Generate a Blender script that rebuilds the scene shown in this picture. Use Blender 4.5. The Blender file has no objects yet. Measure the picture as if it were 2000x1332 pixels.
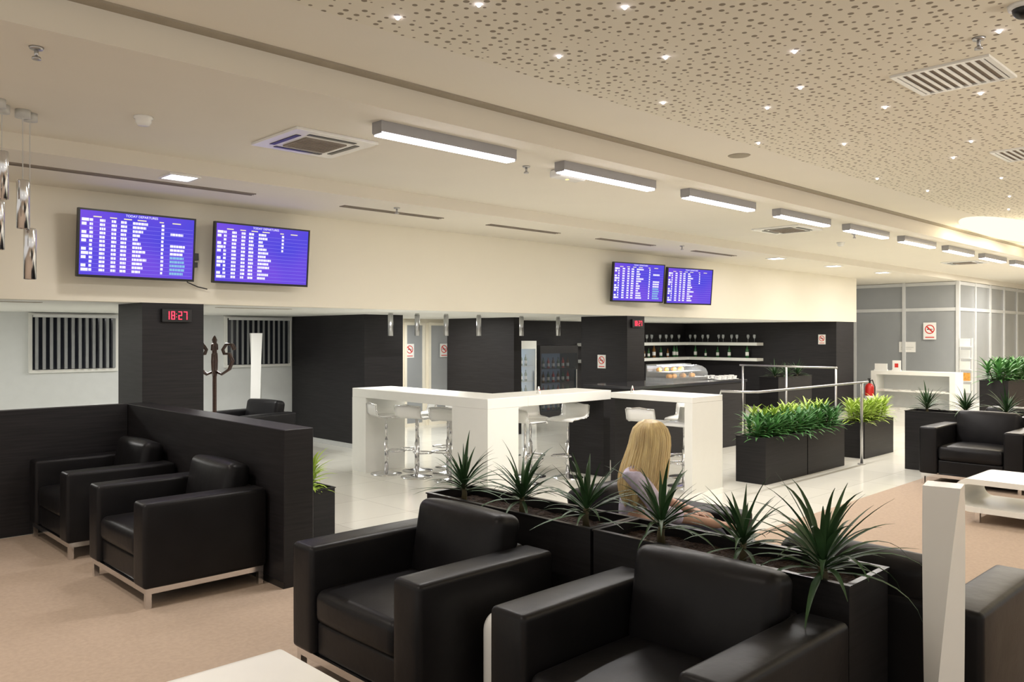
import bpy, bmesh, math, random
from mathutils import Vector, Matrix, Euler, noise
random.seed(7)
S=bpy.context.scene
COL=S.collection
pi=math.pi
# ------------------------------------------------------------ materials
def nodes(name):
    m=bpy.data.materials.new(name); m.use_nodes=True
    nt=m.node_tree; b=nt.nodes.get('Principled BSDF')
    return m,nt,b
def mat(name,col,rough=.5,metal=0,emit=None,es=0,spec=.5,alpha=1,trans=0,coat=0,var=0.0,vscale=8,bump=0,bscale=100,stretch=None):
    m,nt,b=nodes(name)
    b.inputs['Base Color'].default_value=(*col,1)
    b.inputs['Roughness'].default_value=rough
    b.inputs['Metallic'].default_value=metal
    b.inputs['Specular IOR Level'].default_value=spec
    b.inputs['Alpha'].default_value=alpha
    b.inputs['Transmission Weight'].default_value=trans
    b.inputs['Coat Weight'].default_value=coat
    if emit:
        b.inputs['Emission Color'].default_value=(*emit,1); b.inputs['Emission Strength'].default_value=es
    if var or bump:
        tc=nt.nodes.new('ShaderNodeTexCoord'); mp=nt.nodes.new('ShaderNodeMapping')
        if stretch: mp.inputs['Scale'].default_value=stretch
        nt.links.new(tc.outputs['Object'],mp.inputs[0])
    if var:
        n=nt.nodes.new('ShaderNodeTexNoise'); n.inputs['Scale'].default_value=vscale; n.inputs['Detail'].default_value=5
        r=nt.nodes.new('ShaderNodeValToRGB')
        r.color_ramp.elements[0].position=.3; r.color_ramp.elements[1].position=.7
        r.color_ramp.elements[0].color=(*[c*(1-var) for c in col],1)
        r.color_ramp.elements[1].color=(*[min(1,c*(1+var)) for c in col],1)
        nt.links.new(mp.outputs[0],n.inputs['Vector']); nt.links.new(n.outputs[0],r.inputs[0]); nt.links.new(r.outputs[0],b.inputs['Base Color'])
    if bump:
        n=nt.nodes.new('ShaderNodeTexNoise'); n.inputs['Scale'].default_value=bscale; n.inputs['Detail'].default_value=4
        bp=nt.nodes.new('ShaderNodeBump'); bp.inputs['Strength'].default_value=bump; bp.inputs['Distance'].default_value=.02
        nt.links.new(mp.outputs[0],n.inputs['Vector']); nt.links.new(n.outputs[0],bp.inputs['Height']); nt.links.new(bp.outputs[0],b.inputs['Normal'])
    return m
LEATHER=mat('leather_black',(.0085,.008,.009),.40,spec=.22,bump=.12,bscale=9,var=.2,vscale=5)
LAMIN=mat('dark_laminate',(.0145,.013,.0145),.5,spec=.33,var=.35,vscale=3,stretch=(1,1,22))
LAMIN2=mat('dark_laminate_planter',(.0125,.0115,.0125),.45,spec=.3,var=.35,vscale=3,stretch=(1,1,22))
WHITE=mat('white_gloss',(.86,.86,.81),.3,var=.01)
WPLAST=mat('white_plastic',(.88,.88,.85),.25,var=.01)
CHROME=mat('chrome',(.75,.75,.76),.16,1,var=.03)
STEEL=mat('brushed_steel',(.5,.5,.5),.32,1,var=.06,vscale=20)
WALL=mat('wall_cream',(.86,.81,.68),.7,var=.01,vscale=2)
CEIL=mat('ceiling_cream',(.79,.745,.645),.8,var=.01,vscale=2)
CEILW=mat('ceiling_white',(.84,.84,.80),.8,var=.01)
WALLW=mat('wall_white',(.68,.70,.69),.7,var=.02)
GROOVE=mat('groove_grey',(.36,.32,.25),.8,var=.05)
BLACKP=mat('black_plastic',(.008,.008,.009),.3,var=.1)
GREYP=mat('grey_plastic',(.6,.6,.57),.5,var=.03)
ALU=mat('aluminium_frame',(.66,.67,.66),.4,.1,var=.03)
FROST=mat('frosted_glass',(.33,.345,.35),.22,var=.12,vscale=.5)
DARKGL=mat('dark_glass',(.02,.022,.03),.1,var=.1)
GLASS=mat('clear_glass',(.92,.96,.97),.03,alpha=.18,var=.01)
SOIL=mat('soil_bark',(.035,.018,.010),.9,var=.6,vscale=40,bump=.8,bscale=60)
LEAF=mat('leaf_dark',(.036,.088,.032),.45,spec=.35,var=.45,vscale=4)
LEAFT=mat('stem_green',(.10,.085,.04),.7,var=.3)
LEAFB=mat('leaf_mid_green',(.085,.25,.07),.45,var=.4,vscale=6)
LEAFY=mat('leaf_lime',(.42,.58,.09),.5,var=.3,vscale=6)
WOODB=mat('dark_wood',(.05,.022,.014),.35,var=.3,stretch=(1,1,8))
RED=mat('red_paint',(.55,.02,.015),.3,var=.05)
REDINK=mat('red_ink',(.65,.03,.02),.6,var=.03)
BLKINK=mat('black_ink',(.02,.02,.02),.6,var=.03)
PAPER=mat('paper',(.85,.84,.80),.7,var=.02)
SKIN=mat('skin',(.62,.38,.28),.5,var=.05)
TOP=mat('lavender_top',(.66,.60,.76),.8,var=.25,vscale=22)
JEANS=mat('dark_trousers',(.03,.035,.06),.8,var=.2)
ORANGE=mat('pastry_orange',(.75,.35,.06),.5,var=.3,vscale=20)
BRNZ=mat('amber_glass',(.20,.09,.02),.1,var=.1)
GRNG=mat('green_glass',(.03,.12,.04),.1,var=.1)
COOL=mat('cooler_glow',(.1,.14,.2),.4,emit=(.45,.68,1),es=.8,var=.2,vscale=6)
COOLD=mat('cooler_dim',(.03,.04,.05),.4,emit=(.35,.5,.7),es=.12,var=.2,vscale=6)
def emis(name,col,s):
    m=bpy.data.materials.new(name); m.use_nodes=True; nt=m.node_tree
    nt.nodes.clear(); e=nt.nodes.new('ShaderNodeEmission'); o=nt.nodes.new('ShaderNodeOutputMaterial')
    e.inputs[0].default_value=(*col,1); e.inputs[1].default_value=s
    nt.links.new(e.outputs[0],o.inputs[0]); return m
E_LIN=emis('linear_diffuser',(.96,.92,1),8)
E_DOWN=emis('downlight',(.95,.95,1),6)
E_STAR=emis('star_light',(.90,.85,1),16)
E_COVE=emis('cove_warm',(1,.88,.64),1.15)
E_RED=emis('led_red',(1,.03,.06),3.5)
E_TXT=emis('screen_white',(.82,.80,1),1.0)
E_YEL=emis('screen_yellow',(1,.92,.6),.8)
E_CYN=emis('screen_cyan',(.30,.60,.90),.75)
E_GLOW=emis('amber_led',(1,.6,.15),2.5)
E_LINE=emis('screen_rule',(.30,.26,.92),.9)
def screen_mat():
    m=bpy.data.materials.new('screen_blue'); m.use_nodes=True; nt=m.node_tree; nt.nodes.clear()
    o=nt.nodes.new('ShaderNodeOutputMaterial'); e=nt.nodes.new('ShaderNodeEmission')
    tc=nt.nodes.new('ShaderNodeTexCoord'); w=nt.nodes.new('ShaderNodeTexNoise'); w.inputs['Scale'].default_value=1.6; w.inputs['Detail'].default_value=1
    r=nt.nodes.new('ShaderNodeValToRGB')
    r.color_ramp.elements[0].color=(.075,.06,.60,1); r.color_ramp.elements[1].color=(.15,.07,.63,1)
    r.color_ramp.elements[0].position=.35; r.color_ramp.elements[1].position=.65
    nt.links.new(tc.outputs['Object'],w.inputs['Vector']); nt.links.new(w.outputs[0],r.inputs[0]); nt.links.new(r.outputs[0],e.inputs[0])
    e.inputs[1].default_value=1.0; nt.links.new(e.outputs[0],o.inputs[0]); return m
E_SCR=screen_mat()
def tile_mat():
    m,nt,b=nodes('floor_tile')
    tc=nt.nodes.new('ShaderNodeTexCoord'); br=nt.nodes.new('ShaderNodeTexBrick')
    br.offset=0; br.inputs['Scale'].default_value=1.0; br.inputs['Brick Width'].default_value=.8; br.inputs['Row Height'].default_value=.8
    br.inputs['Mortar Size'].default_value=.003
    br.inputs['Color1'].default_value=(.80,.79,.71,1); br.inputs['Color2'].default_value=(.73,.715,.64,1); br.inputs['Mortar'].default_value=(.5,.48,.42,1)
    nt.links.new(tc.outputs['Object'],br.inputs['Vector']); nt.links.new(br.outputs[0],b.inputs['Base Color'])
    b.inputs['Roughness'].default_value=.12
    return m
TILE=tile_mat()
CARPET=mat('carpet_beige',(.435,.34,.265),.95,var=.06,vscale=40,bump=.3,bscale=350,spec=.1)
def perf_mat():
    m,nt,b=nodes('perforated_plaster')
    tc=nt.nodes.new('ShaderNodeTexCoord'); v=nt.nodes.new('ShaderNodeTexVoronoi'); v.voronoi_dimensions='2D'
    v.inputs['Scale'].default_value=14.0; v.inputs['Randomness'].default_value=.62
    sep=nt.nodes.new('ShaderNodeSeparateColor')
    mul=nt.nodes.new('ShaderNodeMath'); mul.operation='MULTIPLY_ADD'; mul.inputs[1].default_value=.15; mul.inputs[2].default_value=.085
    mr=nt.nodes.new('ShaderNodeMath'); mr.operation='SUBTRACT'
    ss=nt.nodes.new('ShaderNodeMapRange'); ss.inputs['From Min'].default_value=-.012; ss.inputs['From Max'].default_value=.012
    mx=nt.nodes.new('ShaderNodeMix'); mx.data_type='RGBA'
    mx.inputs[6].default_value=(.78,.735,.615,1); mx.inputs[7].default_value=(.27,.23,.17,1)
    L=nt.links.new
    L(tc.outputs['Object'],v.inputs['Vector']); L(v.outputs['Color'],sep.inputs[0]); L(sep.outputs[0],mul.inputs[0])
    L(mul.outputs[0],mr.inputs[0]); L(v.outputs['Distance'],mr.inputs[1]); L(mr.outputs[0],ss.inputs[0]); L(ss.outputs[0],mx.inputs[0]); L(mx.outputs[2],b.inputs['Base Color'])
    b.inputs['Roughness'].default_value=.85
    return m
PERF=perf_mat()
# ------------------------------------------------------------ geometry builder
class G:
    def __init__(s): s.bm=bmesh.new()
    def _merge(s,b,M=None,mi=0):
        if M is not None: bmesh.ops.transform(b,matrix=M,verts=b.verts)
        for f in b.faces: f.material_index=mi
        me=bpy.data.meshes.new('t'); b.to_mesh(me); b.free(); s.bm.from_mesh(me); bpy.data.meshes.remove(me)
    def box(s,x0,x1,y0,y1,z0,z1,bev=0,seg=2,M=None,mi=0):
        b=bmesh.new(); bmesh.ops.create_cube(b,size=1)
        for v in b.verts: v.co=Vector(((x0+x1)/2+v.co.x*(x1-x0),(y0+y1)/2+v.co.y*(y1-y0),(z0+z1)/2+v.co.z*(z1-z0)))
        if bev: bmesh.ops.bevel(b,geom=b.edges[:],offset=bev,segments=seg,affect='EDGES',profile=.5)
        s._merge(b,M,mi); return s
    def rbox(s,x0,x1,y0,y1,z0,z1,r=.03,bulge=(0,0,0),n=5,M=None,mi=0):
        h=[(x1-x0)/2,(y1-y0)/2,(z1-z0)/2]; c=Vector(((x0+x1)/2,(y0+y1)/2,(z0+z1)/2)); r=min(r,min(h)*.98)
        def ax(H):
            i=H-r; L=[-H,-H+.33*r,-H+.66*r]; L+= [-i+2*i*k/n for k in range(n+1)]; L+=[H-.66*r,H-.33*r,H]; return L
        A=[ax(v) for v in h]; b=bmesh.new()
        def P(p):
            inn=Vector([max(-(h[k]-r),min(h[k]-r,p[k])) for k in range(3)]); d=Vector(p)-inn
            if d.length>1e-9: d=d.normalized()*r
            q=inn+d; u=[q[k]/h[k] for k in range(3)]; o=q.copy()
            for k in range(3):
                a,bb=(k+1)%3,(k+2)%3
                o[k]+= (1 if u[k]>0 else -1)*bulge[k]*max(0,1-u[a]**2)*max(0,1-u[bb]**2)*abs(u[k])
            return o+c
        for k in range(3):
            a,bb=(k+1)%3,(k+2)%3
            for sg in (-1,1):
                g=[]
                for va in A[a]:
                    row=[]
                    for vb in A[bb]:
                        p=[0,0,0]; p[k]=sg*h[k]; p[a]=va; p[bb]=vb; row.append(b.verts.new(P(p)))
                    g.append(row)
                for i in range(len(g)-1):
                    for j in range(len(g[0])-1):
                        q=[g[i][j],g[i+1][j],g[i+1][j+1],g[i][j+1]]
                        b.faces.new(q if sg>0 else q[::-1])
        bmesh.ops.remove_doubles(b,verts=b.verts,dist=1e-5)
        s._merge(b,M,mi); return s
    def cyl(s,p0,p1,r0,r1=None,seg=20,M=None,mi=0):
        p0=Vector(p0);p1=Vector(p1); r1=r0 if r1 is None else r1; d=p1-p0
        b=bmesh.new(); bmesh.ops.create_cone(b,cap_ends=True,segments=seg,radius1=r0,radius2=r1,depth=d.length)
        R=Vector((0,0,1)).rotation_difference(d).to_matrix().to_4x4()
        bmesh.ops.transform(b,matrix=Matrix.Translation((p0+p1)/2)@R,verts=b.verts)
        s._merge(b,M,mi); return s
    def sph(s,c,r,seg=12,M=None,mi=0,sc=(1,1,1)):
        b=bmesh.new(); bmesh.ops.create_uvsphere(b,u_segments=seg,v_segments=max(6,seg//2+2),radius=r)
        bmesh.ops.transform(b,matrix=Matrix.Translation(c)@Matrix.Diagonal((*sc,1)),verts=b.verts)
        s._merge(b,M,mi); return s
    def lathe(s,prof,c=(0,0,0),seg=20,M=None,mi=0):
        b=bmesh.new(); rings=[]
        for r,z in prof:
            rings.append([b.verts.new((c[0]+r*math.cos(2*pi*k/seg),c[1]+r*math.sin(2*pi*k/seg),c[2]+z)) for k in range(seg)] if r>1e-6 else [b.verts.new((c[0],c[1],c[2]+z))])
        for i in range(len(rings)-1):
            A,B=rings[i],rings[i+1]
            for k in range(seg):
                k2=(k+1)%seg
                if len(A)==1 and len(B)==1: continue
                if len(A)==1: b.faces.new((A[0],B[k2],B[k]))
                elif len(B)==1: b.faces.new((A[k],A[k2],B[0]))
                else: b.faces.new((A[k],A[k2],B[k2],B[k]))
        bmesh.ops.recalc_face_normals(b,faces=b.faces)
        s._merge(b,M,mi); return s
    def tube(s,pts,r,seg=8,M=None,mi=0,r_end=None):
        pts=[Vector(p) for p in pts]; b=bmesh.new(); rings=[]; n=len(pts)
        ref=None
        for i,p in enumerate(pts):
            t=(pts[min(i+1,n-1)]-pts[max(i-1,0)]).normalized()
            if ref is None: ref=t.orthogonal()
            ref=(ref-t*ref.dot(t)).normalized(); bi=t.cross(ref)
            rr=r if r_end is None else r+(r_end-r)*i/(n-1)
            rings.append([b.verts.new(p+(ref*math.cos(2*pi*k/seg)+bi*math.sin(2*pi*k/seg))*rr) for k in range(seg)])
        for i in range(n-1):
            for k in range(seg):
                k2=(k+1)%seg; b.faces.new((rings[i][k],rings[i][k2],rings[i+1][k2],rings[i+1][k]))
        b.faces.new(rings[0][::-1]); b.faces.new(rings[-1])
        s._merge(b,M,mi); return s
    def poly(s,pts,th=(0,0,0),mi=0,M=None):
        b=bmesh.new(); vs=[b.verts.new(p) for p in pts]; f=b.faces.new(vs)
        if Vector(th).length>0:
            r=bmesh.ops.extrude_face_region(b,geom=[f]); bmesh.ops.translate(b,vec=th,verts=[e for e in r['geom'] if isinstance(e,bmesh.types.BMVert)])
            bmesh.ops.recalc_face_normals(b,faces=b.faces)
        s._merge(b,M,mi); return s
    def leaf(s,base,az,el,L,w,droop=1.0,n=6,mi=0):
        b=bmesh.new(); p=Vector(base); rows=[]; st=L/n; e=el
        side=Vector((-math.sin(az),math.cos(az),0))
        for i in range(n+1):
            t=i/n; d=Vector((math.cos(az)*math.cos(e),math.sin(az)*math.cos(e),math.sin(e)))
            up=side.cross(d)*-1
            ww=w*(.55+.9*t if t<.35 else (1-t)**.8*1.32)*.5; ww=max(ww,.0008)
            rows.append((b.verts.new(p-side*ww+up*ww*.35),b.verts.new(p),b.verts.new(p+side*ww+up*ww*.35)))
            p=p+d*st; e-=droop*(.25+t)*.9/n
        for i in range(n):
            A,B=rows[i],rows[i+1]
            b.faces.new((A[0],A[1],B[1],B[0])); b.faces.new((A[1],A[2],B[2],B[1]))
        s._merge(b,None,mi); return s
    def mesh(s,name,mats,smooth=False):
        me=bpy.data.meshes.new(name); s.bm.to_mesh(me); s.bm.free()
        for m in (mats if isinstance(mats,(list,tuple)) else [mats]): me.materials.append(m)
        if smooth:
            for p in me.polygons: p.use_smooth=True
        return me
    def out(s,name,mats,parent=None,smooth=False,loc=None,label=None,rot=None):
        o=bpy.data.objects.new(name,s.mesh(name,mats,smooth)); COL.objects.link(o)
        if parent: o.parent=parent
        if loc: o.location=loc
        if rot: o.rotation_euler=rot
        if label: o['label']=label
        return o
def T(name,label,cat,loc=(0,0,0),rot=(0,0,0),group=None):
    o=bpy.data.objects.new(name,None); o.empty_display_size=.1; COL.objects.link(o)
    o.location=loc; o.rotation_euler=rot if isinstance(rot,tuple) else (0,0,rot)
    o['label']=label; o['category']=cat
    if group: o['group']=group
    return o
def tag(o,label,cat,group=None):
    o['label']=label; o['category']=cat
    if group: o['group']=group
    return o
def dup(src,loc,rot=None,label=None,scale=None):
    c=src.copy(); COL.objects.link(c); c.location=loc
    if rot is not None: c.rotation_euler=rot if isinstance(rot,tuple) else (0,0,rot)
    if scale: c.scale=(scale,)*3 if not isinstance(scale,tuple) else scale
    if label: c['label']=label
    def rec(a,b):
        for ch in list(a.children):
            k=ch.copy(); COL.objects.link(k); k.parent=b; rec(ch,k)
    rec(src,c); return c
def struct(name,g,m,label=None):
    o=g.out(name,m); o['kind']='structure'
    if label: o['label']=label
    return o
def textmesh(txt,size,mat_,parent,name,loc=(0,0,0),align='CENTER',ext=.0005):
    cu=bpy.data.curves.new('txt','FONT'); cu.body=txt; cu.size=size; cu.align_x=align; cu.align_y='CENTER'; cu.extrude=ext
    o=bpy.data.objects.new('txt',cu); COL.objects.link(o)
    bpy.context.view_layer.update()
    me=bpy.data.meshes.new_from_object(o.evaluated_get(bpy.context.evaluated_depsgraph_get()))
    bpy.data.objects.remove(o); me.materials.clear(); me.materials.append(mat_)
    r=bpy.data.objects.new(name,me); COL.objects.link(r); r.parent=parent; r.location=loc; return r
def lamp(kind,loc,energy,col=(1,.95,.88),size=.3,size_y=None,rot=(0,0,0),parent=None,spot=1.6,name='lamp_light'):
    l=bpy.data.lights.new(name,kind); l.energy=energy; l.color=col
    if kind=='AREA':
        l.size=size
        if size_y: l.shape='RECTANGLE'; l.size_y=size_y
    elif kind=='SPOT': l.spot_size=spot; l.spot_blend=.7; l.shadow_soft_size=size
    else: l.shadow_soft_size=size
    o=bpy.data.objects.new(name,l); COL.objects.link(o); o.location=loc; o.rotation_euler=rot
    if parent: o.parent=parent
    return o
# ------------------------------------------------------------ room shell
YW=8.1; ZS=2.02; Z1=3.03; Z2=3.15; Z3=3.33
struct('floor',G().box(-3,28,-3,13,-.1,0),TILE)
struct('floor',G().box(-3,2.96,-3,7.88,0,.006).box(2.96,28,-3,3.62,0,.006),CARPET)
struct('ceiling',G().box(-3,18.9,YW+.15,12.6,ZS,ZS+.1),CEILW)
struct('ceiling',G().box(-3,18.9,6.67,YW+.15,Z1,Z1+.3).box(18.9,28,6.67,12.6,Z1,Z1+.3),CEIL)
struct('ceiling',G().box(-3,28,4.33,6.67,Z2,Z2+.3),CEIL)
struct('ceiling',G().box(-3,28,3.62,4.33,Z3,Z3+.2),CEIL)
struct('ceiling',G().box(-3,28,-3,3.62,Z3,Z3+.2),PERF)
struct('groove_shade_strip',G().box(-3,28,4.24,4.33,Z3-.012,Z3),GROOVE)  # flat grey strip, its colour stands in for the shadow gap by the fascia
struct('wall_back',G().box(-3,18.9,YW,YW+.15,ZS,Z1),WALL)
struct('wall_rear',G().box(-3,7.6,12.4,12.6,0,ZS),WALLW)
struct('wall_rear',G().box(7.6,11.0,12.4,12.6,0,ZS),WALL)
struct('wall_bar',G().box(11.0,17.9,12.1,12.3,0,ZS),LAMIN)
struct('wall_side',G().box(17.9,18.8,YW+.02,12.3,0,ZS),LAMIN)
struct('wall_block',G().box(6.86,7.56,10.25,12.39,0,ZS),LAMIN)
struct('wall_pier',G().box(9.8,9.98,10.1,11.9,0,ZS),LAMIN)
struct('wall_column',G().box(2.9,3.5,YW+.0,8.75,0,ZS),LAMIN)
struct('wall_column',G().box(10.37,10.82,YW+.0,9.07,0,ZS),LAMIN)
struct('wall_right',G().box(28,28.2,-3,12.6,0,3.4),WALL)
struct('wall_far',G().box(21.6,28,12.4,12.6,0,Z1),WALLW)
struct('baseboard_back',G().box(6.845,6.86,10.24,12.39,0,.07),ALU)
# windows with vertical blinds
for i,(a,b) in enumerate(((3.0,4.05),(5.72,6.78))):
    g=G(); z0,z1=1.24,1.99
    g.box(a,b,12.375,12.395,z0,z1,mi=1)
    for q in ((a-.04,a,z0-.04,z1+.02),(b,b+.04,z0-.04,z1+.02),(a,b,z0-.04,z0),(a,b,z1-.01,z1+.02)): g.box(q[0],q[1],12.35,12.4,q[2],q[3])
    struct('window_%d'%(i+1),g,[WHITE,DARKGL])
    t=T('vertical_blind','grey vertical slat blind hanging over the dark window','blind',((a+b)/2,12.28,z0))
    g=G(); g.box(-.53,.53,-.03,.03,.71,.75); g.out('rail',ALU,t)
    g=G(); n=12
    for k in range(n):
        x=-.49+k*.98/(n-1); M=Matrix.Translation((x,0,0))@Matrix.Rotation(.35,4,'Z')
        g.box(-.022,.022,-.002,.002,.01,.71,M=M)
    g.out('slats',mat('blind_slat',(.30,.31,.31),.6,var=.05),t)
# corridor glazed doors
for i,(a,b) in enumerate(((9.15,9.62),(9.72,10.3))):
    g=G(); g.box(a+.05,b-.05,12.36,12.38,.06,1.9,mi=1)
    g.box(a,a+.05,12.34,12.4,0,1.95).box(b-.05,b,12.34,12.4,0,1.95).box(a+.05,b-.05,12.34,12.4,1.9,1.95).box(a+.05,b-.05,12.34,12.4,0,.06)
    struct('door_%d'%(i+1),g,[WALL,FROST])
# glass partition far right
XG=21.5; YG=6.75
g=G(); ys=[YG,8.0,9.25,10.5,11.7]
for y in ys: g.box(XG-.04,XG+.04,y-.04,y+.04,0,Z1)
for z in (.04,2.35,Z1-.05): g.box(XG-.03,XG+.03,YG,11.7,z-.04,z+.04)
struct('trim_2',g,ALU)
for k in range(len(ys)-1):
    struct('window_%d'%(k+3),G().box(XG-.008,XG+.008,ys[k]+.04,ys[k+1]-.04,.08,2.31).box(XG-.008,XG+.008,ys[k]+.04,ys[k+1]-.04,2.39,Z1-.09),FROST)
g=G(); xs=[XG,22.7,23.9,25.1,26.3,27.9]
for x in xs[1:]: g.box(x-.04,x+.04,YG-.04,YG+.04,0,Z1)
for z in (.04,2.35,Z1-.05): g.box(XG+.04,27.9,YG-.03,YG+.03,z-.04,z+.04)
struct('trim_3',g,ALU)
for k in range(len(xs)-1):
    struct('window_%d'%(k+8),G().box(xs[k]+.04,xs[k+1]-.04,YG-.008,YG+.008,.08,2.31).box(xs[k]+.04,xs[k+1]-.04,YG-.008,YG+.008,2.39,Z1-.09),FROST)
# ------------------------------------------------------------ dark low partition
t=T('partition','dark wood-laminate L-shaped low partition behind the armchairs','partition',(2.71,5.0,0))
g=G(); g.box(0,.22,0,3.03,.0,1.07,bev=.004,seg=1); g.box(-5.0,-.001,2.92,3.03,.0,1.07,bev=.004,seg=1); g.out('panel',LAMIN,t)
g=G(); g.box(-.004,.0,0.0,2.9,0.0,.05); g.out('plinth',BLACKP,t)
# ------------------------------------------------------------ armchair
def armchair(loc,rot,label,group):
    t=T('armchair',label,'armchair',loc,rot,group)
    W=.525; aw=.19; D=.82
    for sg in (-1,1):
        y0,y1=(-W,-W+aw) if sg<0 else (W-aw,W)
        G().rbox(0,D,y0,y1,.125,.655,r=.025,bulge=(.004,.006,.006),n=5).out('armrest',LEATHER,t,True)
    G().rbox(D-.13,D,-W+aw,W-aw,.125,.655,r=.03).out('back_panel',LEATHER,t,True)
    G().rbox(.03,D-.13,-W+aw+.002,W-aw-.002,.125,.29,r=.02).out('seat_base',LEATHER,t,True)
    G().rbox(.01,D-.15,-W+aw+.004,W-aw-.004,.285,.45,r=.045,bulge=(.008,0,.02),n=6).out('seat_cushion',LEATHER,t,True)
    M=Matrix.Translation((D-.16,0,.40))@Matrix.Rotation(.17,4,'Y')
    G().rbox(-.085,.085,-W+aw+.006,W-aw-.006,0,.41,r=.05,bulge=(.03,0,.012),n=6,M=M).out('back_cushion',LEATHER,t,True)
    g=G(); a=.035
    g.box(.02,D-.02,-W+.02,-W+.02+a,.09,.125).box(.02,D-.02,W-.02-a,W-.02,.09,.125)
    g.box(.02,.02+a,-W+.02+a,W-.02-a,.09,.125).box(D-.02-a,D-.02,-W+.02+a,W-.02-a,.09,.125)
    g.out('frame_rail',CHROME,t)
    for x in (.02,D-.02-a):
        for y in (-W+.02,W-.02-a):
            G().box(x,x+a,y,y+a,0,.09).out('leg',CHROME,t)
    return t
FZ=.006
c0=armchair((2.08,3.235,FZ),0,'black leather armchair with chrome frame backing onto planter','lounge armchairs')
dup(c0,(2.13,1.81,FZ),0,'black leather armchair with chrome frame beside slim white table')
dup(c0,(1.87,5.72,FZ),0,'black leather armchair with chrome frame against the dark partition')
dup(c0,(1.87,7.28,FZ),0,'black leather armchair in the corner of the dark partition')
dup(c0,(4.06,2.60,FZ),pi/2,'black leather armchair holding the seated woman',scale=(1,1,.94))
dup(c0,(4.27,1.52,FZ),pi,'empty black leather armchair behind the planter',scale=(1,1,.97))
dup(c0,(9.9,3.0,FZ),0,'black leather armchair beside white coffee table')
dup(c0,(9.9,1.92,FZ),0,'black leather armchair beside another armchair and planter')
dup(c0,(12.2,2.95,FZ),pi,'black leather armchair on far side of planter')
dup(c0,(4.78,10.5,0),0.2,'dark armchair by the coat stand under low ceiling')
# ------------------------------------------------------------ coffee tables
def ctable(loc,rot,label,L=1.0,W=.6,th=.035,r=.11,z0=.12):
    t=T('coffee_table',label,'table',loc,rot,'white coffee tables')
    g=G(); n=12; H=.40; o=[]; i_=[]
    cs=[(L/2-r,H-r,0),(-L/2+r,H-r,pi/2),(-L/2+r,z0+r,pi),(L/2-r,z0+r,1.5*pi)]
    for cx,cz,a0 in cs:
        for k in range(n+1):
            a=a0+pi/2*k/n; o.append((cx+r*math.cos(a),cz+r*math.sin(a))); i_.append((cx+(r-th)*math.cos(a),cz+(r-th)*math.sin(a)))
    b=bmesh.new(); N=len(o)
    V=[[b.verts.new((p[0],y,p[1])) for p in pl] for y in (-W/2,W/2) for pl in (o,i_)]
    for k in range(N):
        k2=(k+1)%N
        b.faces.new((V[0][k],V[0][k2],V[2][k2],V[2][k])); b.faces.new((V[1][k],V[3][k],V[3][k2],V[1][k2]))
        b.faces.new((V[0][k],V[1][k],V[1][k2],V[0][k2])); b.faces.new((V[2][k],V[2][k2],V[3][k2],V[3][k]))
    bmesh.ops.recalc_face_normals(b,faces=b.faces); g._merge(b); g.out('top',WHITE,t)
    for x in (-L/2+.18,L/2-.18):
        for y in (-W/2+.08,W/2-.08): G().box(x-.02,x+.02,y-.02,y+.02,0,z0).out('leg',CHROME,t)
    return t
t=ctable((1.14,2.66,FZ),pi/2,'white glossy rounded low coffee table in front of armchair',1.06,1.05)
t=ctable((8.50,2.02,FZ),pi/2,'white rounded loop-shaped coffee table on carpet near armchair',1.15,.72,.05,.135,.10)
def stable(loc,label):
    t=T('side_table',label,'side table',loc,0,'slim white side tables')
    g=G(); g.rbox(0,.5,-.12,.12,.0,.52,r=.085,n=4); g.out('body',WPLAST,t,True)
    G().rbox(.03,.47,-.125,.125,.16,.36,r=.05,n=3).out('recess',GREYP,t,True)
    return t
stable((2.33,2.52,FZ),'slim rounded white side table between two black armchairs')
stable((1.97,6.50,FZ),'slim rounded white side table between partition armchairs')
# ------------------------------------------------------------ twisted white floor lamps
def twist(loc,H,w0,w1,label,rot=0,tw=pi/2):
    t=T('floor_lamp',label,'lamp',loc,rot)
    g=G(); b=bmesh.new(); n=48; rings=[]
    for i in range(n+1):
        f=i/n; a=f*tw; w=(w0+(w1-w0)*(2*f-1)**2)*.5
        rings.append([b.verts.new((w*math.sqrt(2)*math.cos(a+pi/4+k*pi/2),w*math.sqrt(2)*math.sin(a+pi/4+k*pi/2),.02+f*(H-.02))) for k in range(4)])
    for i in range(n):
        for k in range(4): b.faces.new((rings[i][k],rings[i][(k+1)%4],rings[i+1][(k+1)%4],rings[i+1][k]))
    b.faces.new(rings[0][::-1]); b.faces.new(rings[-1]); g._merge(b); o=g.out('shade',WPLAST,t,True)
    o.data.set_sharp_from_angle(angle=.8)
    G().box(-w1*.45,w1*.45,-w1*.45,w1*.45,0,.02).out('base',GREYP,t)
twist((3.10,1.02,FZ),1.17,.092,.118,'white twisted square column lamp beside the armchairs',.2,pi*.5)
twist((5.72,11.4,0),1.74,.14,.16,'tall white twisted column lamp near the coat stand',.75,.5)
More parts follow.
